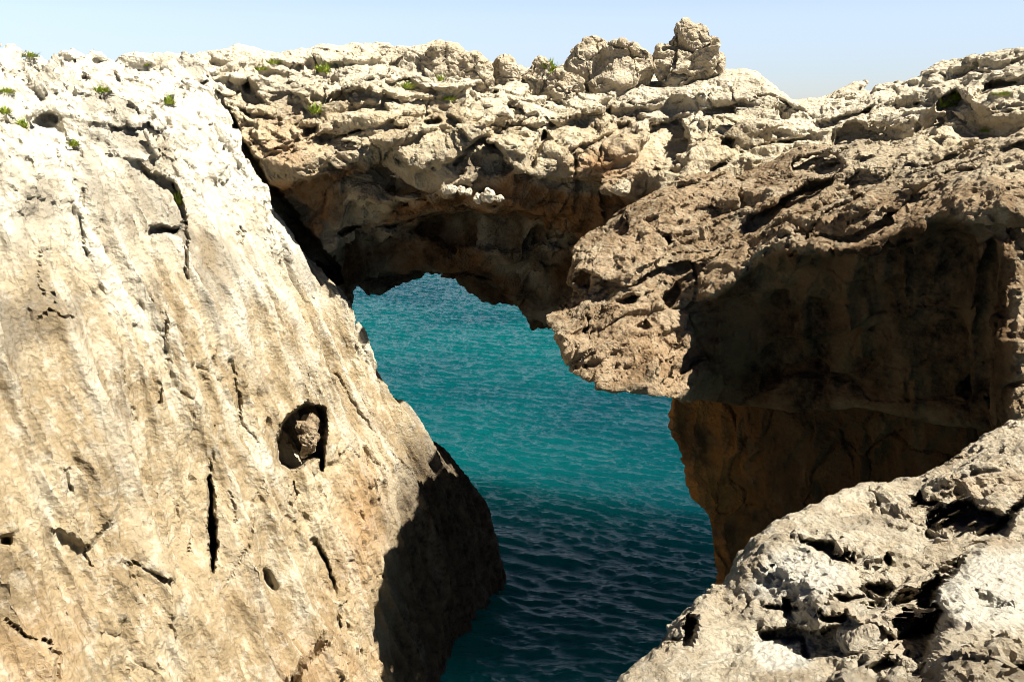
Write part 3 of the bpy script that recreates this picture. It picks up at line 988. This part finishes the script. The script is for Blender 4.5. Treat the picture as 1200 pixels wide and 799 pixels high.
def fore_relief(R):
    R.cut([(1066, 584), (1078, 578), (1090, 590), (1112, 592), (1140, 588), (1165, 596), (1190, 612), (1170, 630), (1140, 628), (1126, 634), (1100, 628), (1086, 628), (1088, 606), (1068, 602)], 0.75, 6, 5)
    R.cut([(926, 628), (945, 634), (975, 634), (998, 645), (1004, 660), (985, 662), (968, 650), (940, 640)], 0.4, 5, 4)
    R.cut([(1024, 660), (1036, 655), (1042, 646), (1046, 656), (1036, 672), (1026, 672)], 0.3, 3, 3)
    R.cut([(1004, 686), (1020, 680), (1040, 684), (1046, 690), (1034, 694), (1034, 712), (1018, 714), (1014, 700)], 0.35, 4, 4)
    R.cut([(1038, 708), (1056, 692), (1085, 688), (1098, 672), (1102, 684), (1096, 704), (1104, 712), (1090, 742), (1060, 744), (1040, 736)], 0.85, 6, 5)
    R.cut([(888, 738), (930, 734), (965, 738), (1000, 728), (1030, 735), (1050, 748), (1030, 764), (990, 770), (950, 774), (944, 776), (936, 750), (890, 748)], 0.34, 5, 4)
    R.cut([(886, 744), (940, 742), (952, 768), (940, 780), (900, 784), (884, 768)], 0.10, 6, 4)
    R.cut([(966, 720), (990, 718), (1002, 730), (968, 732)], 0.35, 4, 3)
    R.cut([(1040, 744), (1100, 720), (1090, 760), (1084, 799), (1060, 790), (1050, 770)], 0.45, 8, 5)
    R.cut([(1016, 778), (1050, 768), (1052, 780), (1030, 790)], 0.3, 4, 3)
    R.cut([(890, 708), (935, 710), (938, 716), (895, 714)], 0.25, 3, 2)
    R.cut([(916, 700), (926, 700), (928, 722), (918, 724)], 0.25, 3, 2)
    R.cut([(1176, 788), (1200, 782), (1240, 790), (1240, 800), (1180, 799)], 0.4, 4, 4)
    R.crack([(1090, 690), (1130, 648), (1165, 618), (1200, 590)], 7, 0.28)
    R.crack([(955, 722), (970, 702), (1010, 698)], 3, 0.12)
    R.cut([(806, 720), (820, 722), (812, 760), (790, 764), (780, 758), (800, 744)], 0.5, 5, 4)
    R.cut([(1096, 700), (1130, 660), (1280, 650), (1280, 860), (1090, 860), (1085, 760)], -0.14, 22, 2)


fore = build_fore()

# ------------------------------------------------------------------ boulders and stones
def boulder(name, outline, Y, thick, label, cat='boulder', group=None, rough=1.0, mat=None, seed=0, res=90, amp=None):
    """a solid stone whose outline and depth are its own: star-shaped round its middle"""
    o = np.asarray(outline, float)
    c = o.mean(0)
    cen = at(c[0], c[1], Y)
    s = Y / FOC
    nv, nu = res // 2, res
    th = np.linspace(0, 2 * np.pi, nu, endpoint=False); ph = np.linspace(0.02, np.pi - 0.02, nv)
    TH, PH = np.meshgrid(th, ph)
    ang = np.arctan2(o[:, 1] - c[1], o[:, 0] - c[0]); rad = np.hypot(o[:, 0] - c[0], o[:, 1] - c[1])
    od = np.argsort(ang); ang, rad = ang[od], rad[od]
    r = np.interp(TH, np.r_[ang - 2 * np.pi, ang, ang + 2 * np.pi] + 0, np.r_[rad, rad, rad]) if False else np.interp((TH + np.pi) % (2 * np.pi) - np.pi, np.r_[ang[-1] - 2 * np.pi, ang, ang[0] + 2 * np.pi], np.r_[rad[-1], rad, rad[0]])
    prof = np.sin(PH) ** 0.62
    X = r * np.cos(TH) * prof * s; Z = -r * np.sin(TH) * prof * s
    Yv = -np.sign(np.cos(PH)) * np.abs(np.cos(PH)) ** 0.75 * thick / 2
    V = np.stack([X, Yv, Z], -1).reshape(-1, 3)
    F = grid_faces(nv, nu, False, True)
    n = vnormals(V, F)
    if (n * V).sum() < 0: F = F[:, ::-1].copy(); n = -n
    size = max(np.ptp(o[:, 0]), np.ptp(o[:, 1])) * s
    rg = np.random.default_rng(100 + seed)
    for k in range(22):                                   # broken faces
        pn = rg.normal(size=3); pn[1] = -abs(pn[1]) * 1.6; pn /= np.linalg.norm(pn)
        h = V @ pn
        lim = h.max() * (rg.uniform(0.60, 0.82) if pn[1] < -0.6 else rg.uniform(0.86, 0.97))
        V = V - np.clip(h - lim, 0, None)[:, None] * pn * 0.92
    n = vnormals(V, F)
    A = amp or 0.11 * size * rough
    Q = V / size + seed * 3.7
    fa, cra = facets(Q * 1.7, 0.25, 0.05)
    V = V + n * (A * (0.5 * fa + 0.9 * angular(Q * 2.3, 3, 0.5, seed=seed) - 0.7 * cra))[:, None]
    n = vnormals(V, F)
    V = V + n * (A * (0.27 * angular(Q * 7, 4, 0.6, seed=seed + 1) - 0.5 * pits(Q * 5, 0.3) * np.repeat(np.sin(ph), nu)))[:, None]
    V[:nu] = V[:nu].mean(0); V[-nu:] = V[-nu:].mean(0)      # close the two poles
    z = np.zeros(len(V))
    ob = mesh_from(name, V, F, mat or MAT['boulder'], attrs=dict(pale=z + 0.15, ochre=z, umber=z))
    ob.location = cen
    tag(ob, label, cat, group)
    return ob


RG_ = 'loose rocks along the crest of the arch'
boulder('boulder', [(799, 27), (808, 32), (823, 37), (831, 47), (847, 68), (844, 74), (833, 82), (824, 88), (810, 97), (791, 106), (774, 104), (772, 58), (784, 50), (793, 42), (793, 32)], 31.7, 1.6,
        'tall jagged boulder perched highest on the crest of the arch', group=RG_, seed=1, res=130, rough=1.25)
boulder('boulder', [(686, 88), (697, 112), (728, 121), (754, 107), (766, 97), (771, 74), (750, 58), (735, 54), (712, 57), (696, 72)], 31.7, 2.2,
        'broad rounded boulder beside the tallest boulder, with a dark cleft beneath it', group=RG_, seed=2, res=130)
boulder('boulder', [(660, 80), (671, 65), (682, 51), (691, 42), (705, 46), (716, 58), (712, 78), (692, 94), (672, 92)], 32.1, 1.5,
        'peaked rock leaning against the broad rounded boulder', group=RG_, seed=3, res=110)
boulder('boulder', [(622, 80), (628, 67), (638, 67), (645, 83), (648, 100), (640, 112), (626, 110), (616, 96)], 31.7, 1.2,
        'small upright rock with a green tuft against its side', group=RG_, seed=4)
boulder('boulder', [(572, 77), (586, 68), (602, 70), (608, 82), (622, 84), (622, 96), (600, 94), (578, 92)], 32.0, 1.5,
        'low rounded rock roofing a dark hollow', group=RG_, seed=5)
boulder('boulder', [(533, 75), (545, 66), (562, 66), (576, 77), (580, 96), (578, 112), (556, 112), (536, 106)], 31.6, 1.4,
        'fissured block standing left of the dark hollow on the crest', group=RG_, seed=6)
boulder('boulder', [(496, 64), (516, 53), (532, 55), (543, 66), (541, 84), (526, 104), (508, 100), (496, 86)], 31.9, 1.6,
        'knobbly block with a dark split along its right side', group=RG_, seed=7)
boulder('boulder', [(646, 92), (662, 86), (682, 92), (690, 108), (678, 116), (656, 114), (645, 106)], 30.9, 1.0,
        'flat pale rock tucked under the peaked rock', group=RG_, seed=8)

# ------------------------------------------------------------------ small things set down on the rock
def hit(px, py):
    """where the line of sight through a pixel meets the rock, and the way the rock faces there"""
    dg = bpy.context.evaluated_depsgraph_get()
    ok, loc, nor, *_ = scene.ray_cast(dg, (0, 0, 0), mathutils.Vector(ray(px, py)).normalized())
    return (np.array(loc), np.array(nor)) if ok else (at(px, py, 30.0), np.array([0, -0.5, 0.8]))


MAT['stone'] = rock_mat('sun_bright_stone', (.34, .28, .19), (.48, .41, .30), (.56, .50, .38), pale=(.62, .56, .45), scale=2.0, bump=0.012, speck=0.12)  # pale colour stands in for sunlight on the knobs under the arch


def ellipse(px, py, rx, ry, seed, n=11):
    rg = np.random.default_rng(seed)
    a = np.linspace(0, 2 * math.pi, n, endpoint=False)
    k = rg.uniform(0.75, 1.15, n)
    return [(px + rx * math.cos(t) * q, py + ry * math.sin(t) * q) for t, q in zip(a, k)]


bpy.context.view_layer.update()
PALE = 'pale stones catching the sun under the arch'
for i, (px, py, rx, ry, lab) in enumerate([
        (527, 223, 8, 5, 'flat pale stone under the arch, nearest the sloping cliff in the sunlit row'),
        (540, 223, 4, 5, 'narrow upright pale stone in the upper trio of sunlit stones under the arch'),
        (549, 225, 4, 4, 'tiny triangular pale stone at the inner end of the upper trio under the arch'),
        (560, 232, 5, 6, 'knobbly pale stone touching the biggest sunlit stone under the arch'),
        (571, 230, 7, 7, 'biggest pale stone of those catching the sun under the arch'),
        (584, 233, 5, 4, 'small oval pale stone standing apart beside the biggest sunlit stone under the arch')]):
    p, n = hit(px, py)
    boulder('pale_stone', ellipse(px, py, rx * 1.15, ry * 1.15, i), p[1] - 0.55, 0.9, lab, 'stone', PALE, seed=20 + i, res=44, mat=MAT['stone'], rough=0.7)
p, n = hit(734, 214)
boulder('pale_stone', [(716, 224), (724, 216), (732, 210), (738, 216), (737, 226), (726, 229)], p[1] - 0.8, 1.0, 'pointed pale stone low on the arch, right beside the brown overhang', 'stone', PALE, seed=31, res=40)
p, n = hit(356, 508)
boulder('lodged_stone', [(352, 508), (354, 496), (358, 488), (365, 490), (368, 500), (365, 512), (368, 522), (362, 532), (356, 540), (351, 530), (355, 520)], plane_Y(np.array(358.), np.array(510.), SLAB_N, SLAB_N @ np.array([-8, 26, 2.0])) + 0.85, 0.9,
        'small craggy brown stone lodged inside the dark hole of the sloping cliff', 'stone', seed=33, res=80, mat=MAT['nose'], rough=1.5)
p, n = hit(1012, 752)
boulder('wedged_stone', [(986, 756), (996, 738), (1012, 728), (1030, 730), (1046, 748), (1036, 764), (1010, 772), (990, 770)], p[1] - 0.08, 0.3,
        'grey smooth stone wedged in the long hollow of the near ledge', 'stone', mat=MAT['fore'], seed=35, res=90, rough=0.6)
p, n = hit(1070, 786)
boulder('shard', [(1058, 772), (1066, 776), (1078, 784), (1074, 790), (1064, 786)], p[1] - 0.04, 0.08, 'thin pale shard of rock lying in the dark cleft of the near ledge', 'stone', mat=MAT['fore'], seed=36, res=40)


def grass_mat():
    m = bpy.data.materials.new('grass_blades'); m.use_nodes = True
    nt = m.node_tree; b = nt.nodes['Principled BSDF']; b.inputs['Roughness'].default_value = 0.6
    tc = N(nt, 'ShaderNodeTexCoord')
    c = ramp(nt, noise_node(nt, tc.outputs['Object'], 9, 3), [(0.35, (.15, .23, .014)), (0.55, (.26, .33, .03)), (0.7, (.36, .33, .06))])
    nt.links.new(c, b.inputs['Base Color']); return m


GRASS = grass_mat()


def tuft(px, py, wpx, hpx, label):
    for k in range(12):                              # slide down from the sky on to the rock
        p, n = hit(px, py + 2 * k)
        if p[1] < 29.9: break
        if abs(p[1] - 30.0) > 1e-6: break
    sc = p[1] / FOC * 1.12
    rg = np.random.default_rng(int(px * 7 + py))
    V, F = [], []
    W, H = wpx * sc * 0.5, hpx * sc
    for k in range(int(170 + 6 * wpx)):
        a, r = rg.uniform(0, 6.28), rg.random() ** 0.6
        bx, by = W * r * math.cos(a), 0.6 * W * r * math.sin(a)
        lean = np.array([bx, by, 0]) * rg.uniform(0.4, 1.1) + rg.normal(0, 0.22, 3) * H
        h = H * rg.uniform(0.35, 0.95) * (1 - 0.45 * r)
        wd = max(0.006, 0.09 * H) * rg.uniform(0.6, 1.2)
        sd = np.array([math.cos(a + 1.57), math.sin(a + 1.57), 0]) * wd
        b0 = np.array([bx, by, -0.15 * H]); mid = b0 + lean * 0.4 + np.array([0, 0, h * 0.65]); tip = b0 + lean + np.array([0, 0, h])
        i0 = len(V)
        V += [b0 - sd, b0 + sd, mid + sd * 0.8, mid - sd * 0.8, tip + sd * 0.12, tip - sd * 0.12]
        F += [[i0, i0 + 1, i0 + 2, i0 + 3], [i0 + 3, i0 + 2, i0 + 4, i0 + 5]]
    o = mesh_from('grass_tuft', np.array(V), np.array(F), GRASS)
    o.location = p
    tag(o, label, 'grass tuft', 'green tufts growing in the rock')


for px, py, wp, hp, lab in [
        (197, 121, 12, 9, 'brightest green tuft standing alone on the white top of the sloping cliff'),
        (118, 107, 18, 7, 'wide low green tuft beside dark pits near the top of the sloping cliff'),
        (5, 132, 12, 8, 'green tuft in the outermost crack of the sloping cliff, at the picture edge'),
        (8, 108, 16, 6, 'dull olive tuft above the bright tuft at the edge of the sloping cliff'),
        (34, 66, 18, 6, 'yellowish low tuft just under the skyline of the sloping cliff'),
        (170, 76, 8, 8, 'small upright tuft under the skyline where the sloping cliff is smooth'),
        (27, 150, 6, 12, 'thin trailing tuft above the broken dark patch of the sloping cliff'),
        (87, 170, 9, 8, 'small tuft inside the broken dark patch of the sloping cliff'),
        (210, 238, 7, 14, 'tall thin tuft hidden in the forked dark fissure of the sloping cliff'),
        (317, 74, 16, 6, 'flat green tuft on the arch crest beside the sloping cliff'),
        (303, 82, 14, 5, 'yellow green tuft just below another flat tuft on the arch crest'),
        (379, 83, 12, 9, 'green tuft in a gap of the arch crest above a bigger round tuft'),
        (370, 131, 12, 10, 'round green tuft on the pale block above the arch underside'),
        (526, 117, 12, 6, 'bright green tuft on the flat shelf below the fissured block'),
        (476, 103, 14, 8, 'yellow green tuft left of the knobbly block on the shelf'),
        (517, 95, 5, 7, 'tiny green tuft in the split below the knobbly block'),
        (645, 82, 10, 12, 'bright green tuft growing against the small upright rock'),
        (1108, 124, 24, 9, 'long green tuft in the shaded hollow below the far ridge, by the overhanging cliff'),
        (1120, 116, 12, 10, 'leafy tuft climbing the shaded rock behind the long tuft'),
        (1175, 111, 18, 5, 'thin grassy strip on the pale slab near the far picture edge'),
        (1157, 154, 12, 5, 'low tuft on the bare slope below the far ridge')]:
    tuft(px, py, wp, hp, lab)

# ------------------------------------------------------------------ sea
def sea_mat():
    m = bpy.data.materials.new('sea_water'); m.use_nodes = True
    nt = m.node_tree; L = nt.links
    b = nt.nodes['Principled BSDF']
    b.inputs['Roughness'].default_value = 0.08
    b.inputs['IOR'].default_value = 1.33
    b.subsurface_method = 'BURLEY'
    b.inputs['Subsurface Weight'].default_value = 1.0
    b.inputs['Subsurface Radius'].default_value = (0.6, 1.0, 1.0); b.inputs['Subsurface Scale'].default_value = 20.0
    tc = N(nt, 'ShaderNodeTexCoord')
    n = noise_node(nt, tc.outputs['Object'], 0.05, 4, 0.5)
    col = ramp(nt, n, [(0.35, (.0009, .032, .042)), (0.6, (.0012, .064, .068))])
    L.new(col, b.inputs['Base Color'])
    mp = N(nt, 'ShaderNodeMapping'); mp.inputs['Rotation'].default_value = (0, 0, 0.5); mp.inputs['Scale'].default_value = (1.0, 2.2, 1)
    L.new(tc.outputs['Object'], mp.inputs['Vector'])
    h = noise_node(nt, mp.outputs[0], 3.6, 5, 0.6, 0.4)
    bp = N(nt, 'ShaderNodeBump'); bp.inputs['Strength'].default_value = 1.0; bp.inputs['Distance'].default_value = 0.05
    L.new(h, bp.inputs['Height']); L.new(bp.outputs[0], b.inputs['Normal'])
    return m


def build_sea():
    # rows spaced by distance, columns by bearing: fine close by, wide enough to reach the horizon
    Yv = np.concatenate([np.linspace(-60, 10, 8), np.linspace(14, 21, 8), 22 * (8 ** np.linspace(0, 1, 760)), 185 * (60.0 ** np.linspace(0.02, 1, 60))])
    k = np.concatenate([np.linspace(-3.0, -0.26, 20), np.linspace(-0.24, 0.26, 640), np.linspace(0.28, 3.0, 20)])
    YY, KK = np.meshgrid(Yv, k, indexing='ij')
    X = KK * np.maximum(np.abs(YY), 25); Y = YY
    x, y = X.ravel(), Y.ravel()
    z = np.zeros_like(x)
    rg = np.random.default_rng(5)
    wx = 0.8 * fbm(np.stack([x * .12, y * .12, 0 * x], 1), 2); wy = 0.8 * fbm(np.stack([x * .12, y * .12, 0 * x + 9], 1), 2)
    fade = 1 / (1 + (np.hypot(x, y) / 260) ** 2)
    for i in range(90):
        lam = 0.22 * (7.0 ** rg.random()) if i > 5 else rg.uniform(3, 7)
        a = (0.0062 if i > 5 else 0.0018) * lam ** 0.9 * rg.uniform(0.5, 1.2)
        th = math.radians(-118) + rg.normal(0, 0.42)
        kx, ky = math.cos(th) * 2 * math.pi / lam, math.sin(th) * 2 * math.pi / lam
        p = kx * (x + wx) + ky * (y + wy) + rg.uniform(0, 6.3)
        s = np.sin(p)
        z += a * (s + 0.35 * (1 - np.cos(2 * p)) * 0.5) * fade
    V = np.stack([x, y, z + SEA], 1)
    F = grid_faces(len(Yv), len(k))[:, ::-1].copy()
    o = mesh_from('sea', V, F, sea_mat())
    tag(o, 'turquoise sea with small wind ripples seen through the arch, dark blue in the shade of the cliffs', kind='structure')
    return o


sea = build_sea()

# ------------------------------------------------------------------ light
w = bpy.data.worlds.new('World'); scene.world = w; w.use_nodes = True
nt = w.node_tree
bg = nt.nodes.get('Background') or nt.nodes.new('ShaderNodeBackground')
sky = nt.nodes.new('ShaderNodeTexSky'); sky.sky_type = 'NISHITA'; sky.sun_disc = False
el = math.asin(SUN_DIR[2]); az = math.atan2(SUN_DIR[0], SUN_DIR[1])
sky.sun_elevation = el; sky.sun_rotation = az
sky.air_density = 1.0; sky.dust_density = 0.35; sky.ozone_density = 1.5; sky.altitude = 20
# low sky kept bright; sky above darkened to cut fill light in the shade
geo = nt.nodes.new('ShaderNodeTexCoord'); sep = nt.nodes.new('ShaderNodeSeparateXYZ')
nt.links.new(geo.outputs['Generated'], sep.inputs[0])
mr = nt.nodes.new('ShaderNodeValToRGB'); el_ = mr.color_ramp.elements
while len(el_) < 6: el_.new(0.5)
for q, (p_, v_) in zip(el_, ((0.0, (.50, .58, .72)), (0.05, (.60, .68, .80)), (0.10, (.79, .82, .88)), (0.14, (.81, .84, .88)), (0.26, (.034, .056, .105)), (1.0, (.016, .032, .065)))):
    q.position = p_; q.color = (*v_, 1)
nt.links.new(sep.outputs['Z'], mr.inputs[0])
vm = nt.nodes.new('ShaderNodeVectorMath'); vm.operation = 'MULTIPLY'
nt.links.new(sky.outputs[0], vm.inputs[0]); nt.links.new(mr.outputs[0], vm.inputs[1])
vt = nt.nodes.new('ShaderNodeVectorMath'); vt.operation = 'MULTIPLY'; vt.inputs[1].default_value = (1.01, 0.89, 0.91)
nt.links.new(vm.outputs[0], vt.inputs[0]); nt.links.new(vt.outputs[0], bg.inputs[0]); bg.inputs[1].default_value = 0.085
sun = bpy.data.lights.new('sun', 'SUN'); sun.energy = 5.0; sun.angle = math.radians(0.5); sun.color = (1, .95, .84)
so = link(bpy.data.objects.new('sun', sun))
so.rotation_euler = mathutils.Vector(SUN_DIR).to_track_quat('Z', 'Y').to_euler()
so.location = (30, -20, 40)

cam = bpy.data.cameras.new('camera'); cam.sensor_width = 36; cam.lens = FOC / 1200 * 36
cam.clip_start = 0.05; cam.clip_end = 30000
co = link(bpy.data.objects.new('camera', cam))
co.rotation_euler = (math.pi / 2 - PITCH, 0, 0)
scene.camera = co
scene.view_settings.view_transform = 'Standard'; scene.view_settings.look = 'None'
scene.view_settings.exposure = 1.35; scene.view_settings.gamma = 1
scene.cycles.use_denoising = True; scene.cycles.denoiser = 'OPENIMAGEDENOISE'; scene.cycles.denoising_input_passes = 'RGB_ALBEDO_NORMAL'; scene.cycles.denoising_prefilter = 'ACCURATE'; scene.cycles.use_adaptive_sampling = False; scene.cycles.filter_width = 0.95; scene.cycles.sample_clamp_direct = 1.0; scene.cycles.sample_clamp_indirect = 0.5
scene.cycles.max_bounces = 3; scene.cycles.diffuse_bounces = 1
